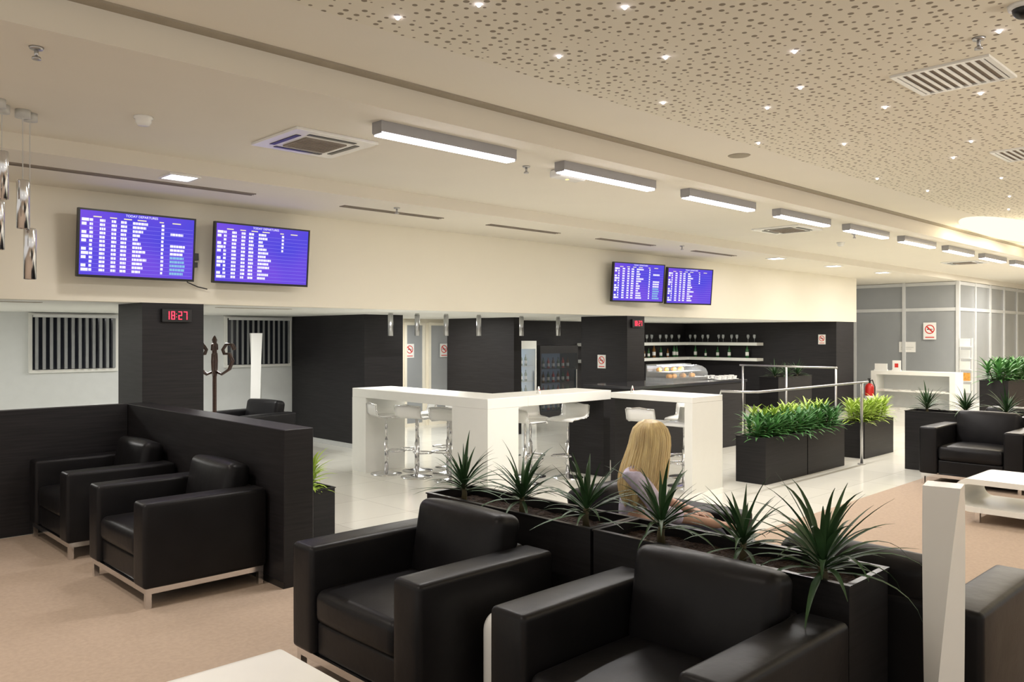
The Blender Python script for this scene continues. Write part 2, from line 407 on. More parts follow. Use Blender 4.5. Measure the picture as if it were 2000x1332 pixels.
# ------------------------------------------------------------ planters and plants
def planter(x0,x1,y0,y1,h,label,base=0):
    t=T('planter_box',label,'planter',((x0+x1)/2,(y0+y1)/2,base)); a=(x1-x0)/2; b=(y1-y0)/2; w=.02
    g=G(); g.box(-a,-a+w,-b,b,0,h).box(a-w,a,-b,b,0,h).box(-a+w,a-w,-b,-b+w,0,h).box(-a+w,a-w,b-w,b,0,h).box(-a+w,a-w,-b+w,b-w,0,.03)
    g.out('body',LAMIN2,t)
    e=.006; g=G(); g.box(-a-e,a+e,-b-e,-b+w,h,h+.008).box(-a-e,a+e,b-w,b+e,h,h+.008).box(-a-e,-a+w,-b+w,b-w,h,h+.008).box(a-w,a+e,-b+w,b-w,h,h+.008); g.out('rim',BLACKP,t)
    g=G(); bm=bmesh.new(); bmesh.ops.create_grid(bm,x_segments=30,y_segments=30,size=1)
    for v in bm.verts: v.co=Vector((v.co.x*(a-w),v.co.y*(b-w),h-.05+random.uniform(-.006,.006)))
    g._merge(bm); g.out('soil',SOIL,t); return t
PH=.75
planter(3.04,3.40,2.60,3.88,PH,'long black planter with spiky plants behind armchair',FZ)
planter(3.04,3.40,1.33,2.58,PH,'long black planter with spiky plants beside twisted white lamp',FZ)
planter(10.9,11.3,2.75,4.05,.74,'black planter behind armchair with spiky plants',0)
planter(10.9,11.3,1.4,2.73,.74,'black planter continuing behind armchairs',0)
planter(8.55,9.56,4.7,5.08,.53,'dark planter box of leafy green plants beside railing')
planter(9.58,10.6,4.7,5.08,.53,'dark planter box of bright green plants beside railing')
planter(11.35,12.35,4.75,5.15,.5,'dark planter box of lime green plants beyond railing')
planter(14.2,15.5,3.75,4.15,1.0,'tall dark planter with broad green plants')
planter(15.55,17.0,3.75,4.15,1.0,'tall dark planter with green plants near desk')
planter(3.30,3.72,6.0,6.35,.42,'small black planter with lime plant behind partition')
planter(12.7,13.9,6.75,7.1,1.0,'tall dark planter with spiky plants by the bar')
def dracaena(seed,label,dr=1.0,n=40):
    random.seed(seed)
    t=T('dracaena_plant',label,'plant',(0,0,0),0,'spiky planter plants')
    G().tube([(0,0,-.01),(.006,0,.05),(0,.005,.11)],.022,8,r_end=.016).out('stem',LEAFT,t,True)
    g=G()
    for k in range(n):
        f=k/n; az=k*2.399+random.uniform(-.3,.3)
        el=.0+1.25*f**.8+random.uniform(-.2,.2)
        g.leaf((math.cos(az)*.012,math.sin(az)*.012,.07+.07*f),az,el,random.uniform(.24,.43)*(1-.10*f),random.uniform(.024,.037),droop=dr*random.uniform(.5,2.0)*(1.2-.6*f),n=8)
    g.out('leaves',LEAF,t,True); return t
def bush(seed,m,label,name='leafy_plant',L=.17,w=.035,n=4,R=.09):
    random.seed(seed)
    t=T(name,label,'plant',(0,0,0),0,'leafy planter plants')
    gs=G(); g=G()
    for j in range(n):
        a=j*2*pi/n+.4; bx,by=R*math.cos(a),R*math.sin(a); h=random.uniform(.12,.22)
        gs.tube([(bx*.3,by*.3,-.01),(bx,by,h)],.006,6)
        for k in range(34):
            f=k/34; az=k*2.399+random.uniform(-.3,.3)
            g.leaf((bx,by,h*(.15+.9*f)),az,-.1+1.2*f,L*random.uniform(.6,1.1),w,droop=random.uniform(.8,1.9),n=4)
    gs.out('stem',LEAFT,t,True); g.out('leaves',m,t,True); return t
sz=FZ+PH-.045
d1=dracaena(1,'dark green spiky dracaena growing in black planter')
d2=dracaena(2,'dark green spiky dracaena growing in black planter')
d3=dracaena(3,'large arching dark green dracaena at planter end',1.5,50)
d1.location=(3.21,3.74,sz); d2.location=(3.22,3.25,sz); d2.rotation_euler=(0,0,1); d1.scale=(.84,)*3; d2.scale=(.9,)*3
dup(d1,(3.22,2.78,sz),2.0,scale=.9); dup(d2,(3.22,2.31,sz),3.0,scale=.94)
dup(d1,(3.22,1.88,sz),4.1,scale=.82)
d3.location=(3.10,1.46,sz-.01); d3.scale=(1.02,)*3
for i,y in enumerate((3.85,3.40,2.95,2.55,2.05,1.6)): dup((d1,d2)[i%2],(11.1,y,.695),i*1.3,'spiky dracaena in planter behind armchairs',scale=.9)
for i,x in enumerate((12.9,13.3,13.7)): dup((d1,d2)[i%2],(x,6.92,.955),i*1.7,'spiky plant in tall planter by the bar',scale=.75)
b1=bush(11,LEAFB,'bushy mid-green plant in dark planter box'); b2=bush(12,LEAFY,'bushy lime-green plant in dark planter box','lime_plant',.16,.028,5)
b1.location=(8.72,4.88,.485); b2.location=(9.95,4.96,.485); b1.scale=(1.2,)*3; b2.scale=(1.25,)*3
for i,x in enumerate((8.95,9.18,9.42,9.70,9.95,10.2,10.44)): dup(b1,(x,4.84,.485),i*1.1+.5,scale=(1.2,1.15,1.3)[i%3])
for i,x in enumerate((9.05,9.5,10.35)): dup(b2,(x,5.0,.485),i*1.3+.8,'lime-green fern behind the darker planter plants',scale=1.35)
for i,x in enumerate((11.5,11.73,11.97,12.2)): dup(b2,(x,4.92,.455),i*.9,scale=1.3)
for i,x in enumerate((14.4,14.9,15.3,15.8,16.3,16.8)): dup(b1,(x,3.95,.955),i*.7,'broad green plant in tall planter',scale=1.5)
dup(b2,(3.5,6.17,.375),1.0,'lime green fern-like plant in small planter',scale=1.25)
# ------------------------------------------------------------ white high bar tables
H=1.04; th=.11
t=T('high_table','white glossy L-shaped high bar table with thick legs','table',(5.76,6.33,0))
g=G(); g.box(0,.60,0,2.55,H-th,H,bev=.004,seg=1).box(.601,2.03,0,.58,H-th,H,bev=.004,seg=1); g.out('top',WHITE,t)
G().box(0,.45,0,.58,0,H-th).out('leg',WHITE,t)
G().box(0,.60,2.25,2.55,0,H-th).out('leg',WHITE,t)
G().box(1.9,2.02,0.01,.57,0,H-th).out('leg',LAMIN,t,label='dark laminate end support')
t=T('high_table','white glossy high bar table beside railing','table',(7.50,4.98,0))
g=G(); g.box(0,.60,0,1.12,H-th*.6,H,bev=.004,seg=1); g.out('top',WHITE,t)
G().box(0,.60,0,.10,0,H-th*.6).out('leg',WHITE,t)
G().box(0,.60,1.06,1.12,0,H-th*.6).out('leg',LAMIN,t,label='dark laminate end support')
# stools
def stool(loc,rot):
    t=T('bar_stool','white moulded bar stool on chrome pedestal at high table','stool',loc,rot,'bar stools')
    G().lathe([(0,0),(.19,0),(.19,.008),(.10,.02),(.035,.04),(0,.04)],seg=32).out('base',CHROME,t,True)
    G().cyl((0,0,.03),(0,0,.42),.024).cyl((0,0,.42),(0,0,.70),.015).out('pole',CHROME,t,True)
    G().tube([(0,-.02,.28),(.12,-.13,.28),(.2,-.10,.28),(.22,0,.28),(.2,.10,.28),(.12,.13,.28),(0,.02,.28)],.009).out('footrest',CHROME,t,True)
    prof=[(.19,.69),(.165,.705),(.05,.712),(-.08,.712),(-.155,.718),(-.183,.75),(-.19,.81),(-.193,.875)]
    b=bmesh.new(); rows=[]
    for x,z in prof: rows.append([b.verts.new((x,y,z)) for y in (-.18,-.12,0,.12,.18)])
    for i in range(len(rows)-1):
        for j in range(4): b.faces.new((rows[i][j],rows[i][j+1],rows[i+1][j+1],rows[i+1][j]))
    bmesh.ops.recalc_face_normals(b,faces=b.faces)
    r=bmesh.ops.solidify(b,geom=b.faces[:],thickness=.015)
    g=G(); g._merge(b); g.out('seat',WPLAST,t,True)
    G().tube([(.15,-.185,.712),(-.12,-.19,.712),(-.17,-.19,.74),(-.195,-.19,.86),(-.205,0,.885),(-.195,.19,.86),(-.17,.19,.74),(-.12,.19,.712),(.15,.185,.712)],.006).out('seat_rail',CHROME,t,True)
    return t
s0=stool((5.90,8.34,0),-.3)
for x,y,r in ((6.33,8.27,pi-.4),(6.03,7.90,.3),(6.47,7.84,pi+.2),(6.80,8.2,pi),(6.93,7.7,pi-.3),(6.15,7.40,.4),(6.62,6.64,.1),(7.04,6.97,-pi/2-.4),(7.30,6.60,pi+.2),(6.75,7.15,-pi/2),(7.72,5.72,.1),(7.82,5.30,pi),(8.35,5.65,pi+.2)):
    dup(s0,(x,y,0),r)
# ------------------------------------------------------------ bar counter
t=T('bar_counter','dark laminate bar counter with glossy top beside the column','counter',(8.74,6.7,0))
G().box(.02,2.86,.02,.88,0,.98).out('body',LAMIN,t)
G().box(0,2.88,0,.9,.98,1.02,bev=.004,seg=1).out('countertop',mat('counter_top',(.035,.035,.04),.12,var=.05),t)
CW=.92
t=T('display_case','curved glass refrigerated display case of pastries on the bar','display case',(10.12,7.05,1.02))
G().box(0,CW,0,.5,0,.05).out('base',STEEL,t)
G().box(0.02,CW-.02,.1,.48,.13,.14).out('shelf',STEEL,t)
g=G(); b=bmesh.new(); pr=[(.0,.05),(.0,.11),(.03,.17),(.10,.21),(.2,.23),(.46,.23)]; R=[[b.verts.new((x,y,z)) for x in (0,CW)] for y,z in pr]
for i in range(len(R)-1): b.faces.new((R[i][0],R[i][1],R[i+1][1],R[i+1][0]))
g._merge(b)
for x in (0,CW): g.poly([(x,y,z) for y,z in pr]+[(x,.5,.23),(x,.5,.05)])
g.out('glass',GLASS,t,True)
G().box(0,CW,.48,.5,.05,.24).box(0,CW,.3,.5,.23,.245).out('frame',STEEL,t)
G().box(.05,CW-.05,.22,.24,.215,.225).out('light_strip',emis('case_led',(.85,.92,1),9),t)
lamp('AREA',(CW/2,.25,.21),3,(.85,.92,1),CW-.15,.1,parent=t)
gp=G().rbox(-.05,.05,-.035,.035,0,.05,r=.025,bulge=(0,0,.01)); p0=gp.out('pastry',ORANGE,None,True); tag(p0,'golden baked pastry inside the glass display case','pastry','pastries in the display case'); p0.location=(10.2,7.18,1.07)
for i in range(6):
    c=dup(p0,(10.32+.12*i,7.18+.09*(i%2),1.07),i*.7)
for i in range(4): dup(p0,(10.25+.19*i,7.40,1.16),i*.5+.2)
cup=G().lathe([(0,.0),(.022,0),(.03,.01),(.04,.055),(.042,.06),(.038,.06),(.028,.012),(0,.01)],seg=16).lathe([(0,-.008),(.045,-.006),(.07,.006),(.045,0),(0,0)],seg=16,c=(0,0,.008)).out('coffee_cup',WPLAST,None,True)
tag(cup,'white coffee cup and saucer on the bar counter','cup','coffee cups'); cup.location=(10.95,6.80,1.02)
for i in range(9): dup(cup,(10.95+.15*((i+1)%4) + (.18 if i>2 else 0),6.80+.16*((i+1)//4),1.02),i*.3)
# shelves on bar walls
for z in (1.54,1.17):
    t=T('wall_shelf','white L-shaped floating shelf on the dark bar wall','shelf',(17.9,12.1,z-.07))
    G().box(-4.2,0,-.3,0,0,.07).box(-.3,0,-2.2,-.301,0,.07).out('board',WHITE,t)
gl=G().lathe([(0,0),(.03,0),(.03,.003),(.005,.01),(.005,.08),(.028,.11),(.036,.15),(.03,.19),(.028,.19),(.033,.15),(.026,.115),(0,.09)],seg=12).out('wine_glass',GLASS,None,True)
tag(gl,'stemmed wine glass standing on white bar shelf','glass','glasses on the bar shelves'); gl.location=(17.75,10.05,1.54)
random.seed(21)
for i in range(9): dup(gl,(17.75-.08*(i%2),10.05+.2*(i+1)+random.uniform(-.05,.05),1.54))
for i in range(10): dup(gl,(17.4-.28*i+random.uniform(-.06,.06),11.93,1.54))
bt=T('bottle','dark glass liquor bottle on the bar shelf','bottle',(17.3,11.95,1.17),0,'bottles on the bar shelves')
G().lathe([(0,0),(.037,0),(.038,.01),(.038,.17),(.03,.2),(.014,.225),(.013,.28),(0,.28)],seg=14).out('body',GRNG,bt,True)
G().lathe([(.0385,.05),(.0388,.05),(.0388,.13),(.0385,.13)],seg=14).out('bottle_label',PAPER,bt)
for i in range(11):
    c=dup(bt,(17.15-.25*i+random.uniform(-.07,.07),11.95,1.17),scale=random.uniform(.75,1.1))
    if i%2: c.children[0].data=c.children[0].data.copy(); c.children[0].data.materials[0]=BRNZ
for i in range(5): dup(bt,(17.75,10.3+.35*i+random.uniform(-.1,.1),1.17),scale=random.uniform(.7,1.1))
# refrigerators
def fridge(x,y,w,h,label,body,glow):
    t=T('refrigerator',label,'refrigerator',(x,y,0)); g=G()
    g.box(0,.03,0,.55,0,h).box(w-.03,w,0,.55,0,h).box(.03,w-.03,0.0,.55,h-.16,h).box(.03,w-.03,0,.55,0,.15).box(.03,w-.03,.5,.55,.15,h-.16); g.out('body',body,t)
    G().box(.035,w-.035,.49,.498,.16,h-.17).out('back_light',glow,t)
    g=G()
    for k in range(4): g.box(.035,w-.035,.06,.48,.16+k*(h-.36)/4,.17+k*(h-.36)/4)
    g.out('shelf',BLACKP if body is BLACKP else STEEL,t)
    g=G(); g.box(.03,w-.03,0,.01,.15,h-.16); d=g.out('door',GLASS if body is WHITE else mat('tinted_door',(.03,.035,.04),.06,alpha=.4,var=.02),t)
    G().box(w-.09,w-.07,-.03,0,.6,1.0).out('handle',STEEL,d)
    return t
fridge(11.29,11.5,.50,1.60,'white glass-door drinks refrigerator against bar wall',WHITE,COOL)
fridge(11.9,11.5,1.15,1.50,'black glass-door drinks refrigerator with bottles',BLACKP,COOLD)
for k in range(4):
    for j in range(7):
        c=dup(bt,(12.02+.15*j,11.68,.172+k*(1.50-.36)/4),0,'drink bottle on a refrigerator shelf',scale=.8); c['group']='bottles in the refrigerators'
        c.children[0].data=c.children[0].data.copy(); c.children[0].data.materials[0]=(BRNZ,GRNG,RED)[(j+k)%3]
    for j in range(3):
        c=dup(bt,(11.40+.13*j,11.68,.172+k*(1.60-.36)/4),0,'drink bottle on a refrigerator shelf',scale=.8); c['group']='bottles in the refrigerators'
# ------------------------------------------------------------ railings
t=T('railing','brushed steel handrail on post beside the planter boxes','railing',(8.07,4.58,0))
G().tube([(0.0,.42,1.00),(0,.40,1.08),(.03,.05,1.085),(.10,0,1.085),(2.98,0,1.085)],.014,12).out('rail',STEEL,t,True)
for x in (2.78,): G().cyl((x,0,0),(x,0,1.075),.018).cyl((x,0,0),(x,0,.012),.05).out('post',STEEL,t,True)
t=T('railing','steel handrail with posts beside the bar','railing',(11.05,5.0,0))
G().tube([(0,0,1.26),(0,1.5,1.26)],.013,12).out('rail',STEEL,t,True)
for y in (.02,.75,1.45): G().cyl((0,y,0),(0,y,1.25),.014).cyl((0,y,0),(0,y,.012),.05).out('post',STEEL,t,True)
# ------------------------------------------------------------ desk, stand, extinguisher
t=T('reception_desk','white open-fronted display desk with shelf','desk',(19.1,6.05,0))
G().box(0,.5,0,1.8,.82,.9).out('top',WHITE,t)
G().box(0,.5,0,.12,0,.82).out('side_panel',WHITE,t); G().box(0,.5,1.68,1.8,0,.82).out('side_panel',WHITE,t)
G().box(.46,.5,.12,1.68,0,.82).out('back_panel',WALLW,t)
G().box(.02,.46,.12,1.68,.44,.47).out('shelf',WHITE,t); G().box(.02,.46,.12,1.68,.0,.06).out('shelf',WHITE,t)
m0=G().box(-.1,.1,-.14,.14,0,.012).out('magazine',PAPER); tag(m0,'magazine lying on the white desk shelf','magazine','magazines'); m0.location=(19.25,6.4,.47)
for y,z in ((6.8,.47),(7.2,.47),(7.6,.47),(6.6,.06),(7.2,.06)): dup(m0,(19.25,y,z),y)
t=T('leaflet_holder','small leaflet holder with red-printed leaflet on the desk','leaflet holder',(19.3,7.35,.9))
G().box(-.02,.02,-.10,.10,0,.03).out('base',WPLAST,t); G().box(-.01,.01,-.09,.09,.03,.24).out('leaflet',PAPER,t); G().box(-.012,-.010,-.04,.04,.08,.17).out('print_block',REDINK,t)
t=T('leaflet_holder','white leaflet holder with white cards on the desk','leaflet holder',(19.3,7.7,.9))
G().box(-.02,.02,-.15,.15,0,.03).out('base',WPLAST,t); G().box(-.01,.01,-.14,.14,.03,.16).out('leaflet',PAPER,t)
t=T('brochure_stand','slim metal brochure stand with leaflets','stand',(20.3,6.25,0))
G().box(-.15,.15,-.16,.16,0,.03).box(.10,.13,-.15,-.12,.03,1.65).box(.10,.13,.12,.15,.03,1.65).out('frame',ALU,t)
for k in range(5): 
    G().box(0,.12,-.13,.13,.4+k*.26,.42+k*.26).out('tray',ALU,t)
    G().box(.05,.07,-.11,.11,.42+k*.26,.60+k*.26).out('leaflet',(PAPER,ORANGE,PAPER,WALLW,PAPER)[k],t)
t=T('fire_extinguisher','red fire extinguisher with black hose near the glass wall','fire extinguisher',(18.85,7.78,0))
G().lathe([(0,0),(.095,0),(.10,.02),(.10,.52),(.08,.58),(.03,.62),(0,.62)]).out('body',RED,t,True)
G().cyl((0,0,.62),(0,0,.68),.022).box(-.07,.03,-.012,.012,.68,.695).box(-.08,.03,-.012,.012,.715,.73).cyl((0,0,.68),(0,0,.72),.015).out('valve',BLACKP,t)
G().tube([(0,0,.66),(-.06,-.09,.70),(-.07,-.15,.55),(-.04,-.14,.25),(-.03,-.13,.15)],.012).out('hose',BLACKP,t,True)
G().lathe([(.1005,.18),(.1012,.18),(.1012,.34),(.1005,.34)]).out('label_band',PAPER,t)
# ------------------------------------------------------------ coat stand
t=T('coat_stand','dark brown bentwood coat stand with curled hooks','coat stand',(4.35,9.75,0))
G().lathe([(0,0),(.03,.0),(.028,.2),(.035,.5),(.024,.55),(.024,1.2),(.034,1.25),(.026,1.3),(.024,1.62),(.032,1.65),(.015,1.69),(0,1.71)],seg=16).out('pole',WOODB,t,True)
for k in range(6):
    a=k*pi/3; c,s_=math.cos(a),math.sin(a)
    pts=[(r*c,r*s_,z-.07) for r,z in ((.025,1.33),(.10,1.30),(.20,1.36),(.24,1.46),(.20,1.55),(.13,1.55),(.11,1.60),(.16,1.67),(.24,1.66),(.27,1.60))]
    G().tube(pts,.016,8).out('hook',WOODB,t,True)
for k in range(4):
    a=k*pi/2+.3; c,s_=math.cos(a),math.sin(a)
    G().tube([(.02*c,.02*s_,.45),(.12*c,.12*s_,.40),(.14*c,.14*s_,.25),(.2*c,.2*s_,.08),(.28*c,.28*s_,.013)],.014,8).out('leg',WOODB,t,True)
# ------------------------------------------------------------ televisions
def tv(x,y,z,yaw,tilt,full,label):
    t=T('television',label,'television',(x,y,z),(pi/2+tilt,0,yaw),'flight information screens')
    W,Hh=.525,.305
    G().box(-W,W,-Hh,Hh,-.05,-.004,bev=.004,seg=1).out('casing',BLACKP,t)
    g=G(); g.box(-W,W,-Hh,-Hh+.022,-.004,.004).box(-W,W,Hh-.016,Hh,-.004,.004).box(-W,-W+.016,-Hh+.022,Hh-.016,-.004,.004).box(W-.016,W,-Hh+.022,Hh-.016,-.004,.004); g.out('bezel',BLACKP,t)
    g=G(); g.poly([(-W+.016,-Hh+.022,-.003),(W-.016,-Hh+.022,-.003),(W-.016,Hh-.016,-.003),(-W+.016,Hh-.016,-.003)])
    textmesh('TODAY DEPARTURES',.030,E_TXT,t,'screen_title',(.02,Hh-.036,.0))
    for xa,xb in ((-.40,-.33),(-.26,-.20),(-.14,-.07),(-.02,.06),(.18,.22),(.30,.38)): 
        g.poly([(xa,Hh-.072,0),(xb,Hh-.072,0),(xb,Hh-.062,0),(xa,Hh-.062,0)],mi=3)
    cols=[(-.43,-.40,.1),(-.345,-.295,.1),(-.245,-.20,.1),(-.165,-.11,.1),(-.06,.09,.7),(.20,.225,.0)]
    if full: cols.append((.285,.43,.2))
    n=13
    for r in range(n):
        yy=Hh-.098-r*.037; h=.023
        for ci,(xa,xb,var) in enumerate(cols):
            if ci==6 and r in (0,1,3,4): continue
            if ci==5 and (not full) and r>4: continue
            e=xb-random.random()*var*(xb-xa); q=xa; mi=2 if (ci==6 and r>7) else 1
            while q<e-.004:
                wd=min(random.uniform(.012,.035),e-q)
                g.poly([(q,yy-h/2,.0),(q+wd,yy-h/2,0),(q+wd,yy+h/2,0),(q,yy+h/2,0)],mi=mi); q+=wd+.003
        w=.04 if r%4 else .06
        if r%4!=2: g.poly([(-.495,yy-.013,0),(-.495+w,yy-.013,0),(-.495+w,yy+.013,0),(-.495,yy+.013,0)],mi=1)
        g.poly([(-.50,yy-.0190,-.001),(.50,yy-.0190,-.001),(.50,yy-.0170,-.001),(-.50,yy-.0170,-.001)],mi=4)
    g.out('screen',[E_SCR,E_TXT,E_CYN,E_YEL,E_LINE],t)
    g=G(); g.box(-.1,.1,-.1,.1,-.08,-.05).box(-.03,.03,-.05,.03,-.19,-.08); g.out('bracket',BLACKP,t)
    return t
random.seed(5)
TL=.09
tv(2.79,7.87,2.53,0,TL,True,'wall-mounted flat television showing full departures list, tilted down')
tv(4.03,7.87,2.53,0,TL,False,'wall-mounted flat television with half-empty departures list')
tv(10.32,7.83,2.53,-.2,TL,True,'wall-mounted television showing departures above the bar')
tv(11.72,7.83,2.53,-.2,TL,False,'wall-mounted television with departures list above the bar shelf')
t=T('socket_box','black cable socket box with dangling cable on cream wall','socket',(3.37,8.06,2.47))
G().box(-.05,.05,-.03,.03,-.02,.05).box(-.04,.04,-.03,.03,-.09,-.04).out('body',BLACKP,t)
G().tube([(-.05,0,-.05),(-.09,.0,-.14),(-.05,0,-.24),(.05,0,-.28),(.15,0,-.30)],.006).out('cable',BLACKP,t,True)
# ------------------------------------------------------------ digital clocks
SEG={'1':'bc','8':'abcdefg','2':'abged','7':'abc'}
def clock(loc,label):
    t=T('digital_clock',label,'clock',loc,(pi/2,0,0),'red digital clocks')
    G().box(-.145,.145,-.065,.065,-.02,.02,bev=.004,seg=1).out('casing',BLACKP,t)
    g=G(); w,h,th=.038,.082,.010
    for i,ch in enumerate('1827'):
        cx=(-.098,-.046,.024,.076)[i]+(.004)
        sx=w/2; sy=h/2
        Q={'a':(-sx,sx,sy-th,sy),'d':(-sx,sx,-sy,-sy+th),'g':(-sx,sx,-th/2,th/2),'b':(sx-th,sx,0,sy),'c':(sx-th,sx,-sy,0),'f':(-sx,-sx+th,0,sy),'e':(-sx,-sx+th,-sy,0)}
        for s_ in SEG[ch]:
            q=Q[s_]; g.box(cx+q[0]+.0015,cx+q[1]-.0015,q[2]+.0015,q[3]-.0015,.020,.023)
    for yy in (-.014,.014): g.box(-.012,-.006,yy-.003,yy+.003,.02,.023)
    g.out('digits',E_RED,t)
clock((3.22,YW-.022,1.90),'red digital clock reading 18:27 on the dark column')
clock((10.60,YW-.022,1.90),'red digital clock reading 18:27 on dark bar column')
# ------------------------------------------------------------ signs
def nosmoke(loc,rz,w,h,label):
    t=T('no_smoking_sign',label,'sign',loc,(pi/2,0,rz),'no smoking signs')
    G().box(-w/2,w/2,-h/2,h/2,-.002,.002).out('plate',PAPER,t)
    R=w*.38; cy=h*.1; g=G(); n=24
    for k in range(n):
        a,b=2*pi*k/n,2*pi*(k+1)/n
        g.poly([(R*math.cos(a),cy+R*math.sin(a),.003),(R*math.cos(b),cy+R*math.sin(b),.003),(R*.8*math.cos(b),cy+R*.8*math.sin(b),.003),(R*.8*math.cos(a),cy+R*.8*math.sin(a),.003)])
    k=R*.1; s_=R*.7; g.poly([(-s_-k,cy+s_-k,.0035),(s_-k,cy-s_-k,.0035),(s_+k,cy-s_+k,.0035),(-s_+k,cy+s_+k,.0035)])
    g.out('prohibition_ring',REDINK,t)
    G().box(-R*.55,R*.35,cy-R*.1,cy+R*.1,.002,.003).box(R*.4,R*.55,cy-R*.1,cy+R*.1,.002,.003).out('cigarette_symbol',BLKINK,t)
    G().box(-w*.35,w*.35,-h*.40,-h*.34,.002,.003).out('caption_strip',REDINK,t)
nosmoke((10.362,8.62,1.28),-pi/2,.17,.22,'small white no smoking sign on dark column')
nosmoke((17.892,8.45,1.62),-pi/2,.17,.22,'small white no smoking sign on dark side wall')
nosmoke((9.27,12.355,1.42),0,.2,.26,'no smoking sign on corridor glass door')
nosmoke((10.08,12.335,1.42),0,.2,.26,'no smoking sign beside corridor door')
nosmoke((XG-.045,7.38,1.82),-pi/2,.30,.42,'white no smoking sign stuck on frosted glass')
t=T('paper_notice','white paper notice taped on frosted glass','notice',(XG-.02,7.92,1.42),(pi/2,0,-pi/2))
G().box(-.2,.2,-.13,.13,-.002,.002).out('sheet',PAPER,t); G().box(-.15,.15,-.02,.0,.002,.003).box(-.15,.1,-.06,-.045,.002,.003).out('print_lines',GREYP,t)
for x,y in ((6.75,6.55),(7.65,5.9)):
    t=T('table_card','small folded white card standing on high table','card',(x,y,H),.5)
    G().poly([(-.03,-.02,0),(.03,-.02,0),(.03,0,.08),(-.03,0,.08)]).poly([(-.03,.02,0),(.03,.02,0),(.03,0,.08),(-.03,0,.08)]).out('sheet',PAPER,t)
    G().box(-.012,.012,-.0145,-.012,.028,.044).out('red_mark',REDINK,t)
# ------------------------------------------------------------ pendants above bar
pb=T('pendant_lamp','slim chrome tube pendant lamp under low ceiling','lamp',(6.65,9.3,ZS),0,'pendant lamps by the bar tables')
G().cyl((0,0,-.32),(0,0,-.02),.036).out('shade',STEEL,pb,True)
G().cyl((0,0,-.02),(0,0,0),.03).out('canopy',GREYP,pb,True)
for x in (7.11,7.64,8.28,9.19,10.05): dup(pb,(x,9.3,ZS))
def pend(x,y,zt,zb):
    t=T('pendant_lamp','polished chrome cylinder pendant hanging from long cord','lamp',(x,y,Z2),0,'chrome pendant cluster')
    G().cyl((0,0,-.05),(0,0,0),.045).out('canopy',GREYP,t,True)
    G().cyl((0,0,zt-Z2),(0,0,-.05),.003,seg=6).out('cord',GREYP,t)
    G().lathe([(0.0,zt-Z2),(.034,zt-Z2),(.037,zt-Z2-.01),(.037,zb-Z2),(.033,zb-Z2),(.033,zt-Z2-.02),(0,zt-Z2-.02)],seg=24).out('shade',CHROME,t,True)
pend(1.395,5.97,2.70,2.39); pend(1.45,6.03,2.40,2.07); pend(1.27,5.93,2.86,2.56); pend(1.22,5.80,2.53,2.23)
# ------------------------------------------------------------ linear lights
t=T('linear_ceiling_light','silver linear ceiling light with glowing white diffuser','ceiling light',(3.19,4.62,Z2),0,'row of linear ceiling lights')
G().box(0,1.27,-.055,-.046,-.075,0).box(0,1.27,.046,.055,-.075,0).box(0,.01,-.046,.046,-.085,0).box(1.26,1.27,-.046,.046,-.085,0).box(.01,1.26,-.046,.046,-.02,0).out('housing',mat('housing_silver',(.38,.38,.40),.4,.6,var=.03),t)
G().box(.012,1.258,-.045,.045,-.092,-.03).out('diffuser',E_LIN,t)
lamp('AREA',(.635,0,-.10),29,(1,.96,.93),1.25,.09,parent=t)
for k in range(1,11): dup(t,(3.19+1.82*k,4.62,Z2))
SL=[(2.49,3.42),(2.68,3.01),(3.22,2.53),(3.51,3.24),(3.97,2.82),(4.42,2.25),(4.91,1.34),(4.73,3.38),(5.37,2.94),(5.09,2.55),(5.96,2.35),(6.08,1.77),(7.52,2.26),(6.85,3.04),(6.30,3.53),(8.6,3.47),(8.09,2.58),(9.73,3.37),(9.49,2.57),(10.8,2.84),(11.9,3.14)]
s_=G().sph((0,0,0),.0115,10).out('star_light',E_STAR,None,True); tag(s_,'tiny bright starlight set in perforated ceiling','ceiling light','ceiling starlights'); s_.location=(SL[0][0],SL[0][1],Z3-.002)
for x,y in SL[1:]: dup(s_,(x,y,Z3-.002))
g=G(); g.poly([(14.6+2.3*math.cos(a*pi/24),3.7+.5*math.sin(a*pi/24),Z3-.01) for a in range(48)],(0,0,.01)); o=g.out('cove_light',E_COVE); tag(o,'glowing warm oval ceiling light recess','ceiling light')
t=T('downlight','square recessed ceiling downlight glowing white','ceiling light',(2.76,6.86,Z1),0,'square downlights')
G().box(-.13,.13,-.13,-.11,-.012,0).box(-.13,.13,.11,.13,-.012,0).box(-.13,-.11,-.11,.11,-.012,0).box(.11,.13,-.11,.11,-.012,0).out('frame',WPLAST,t)
G().box(-.11,.11,-.11,.11,-.008,0).out('diffuser',E_DOWN,t)
lamp('AREA',(0,0,-.02),8,(1,.94,.9),.2,parent=t)
for x in (13,15.2,17.5): dup(t,(x,6.95,Z1))
GRB=mat('grille_brown',(.26,.22,.18),.6,var=.1)
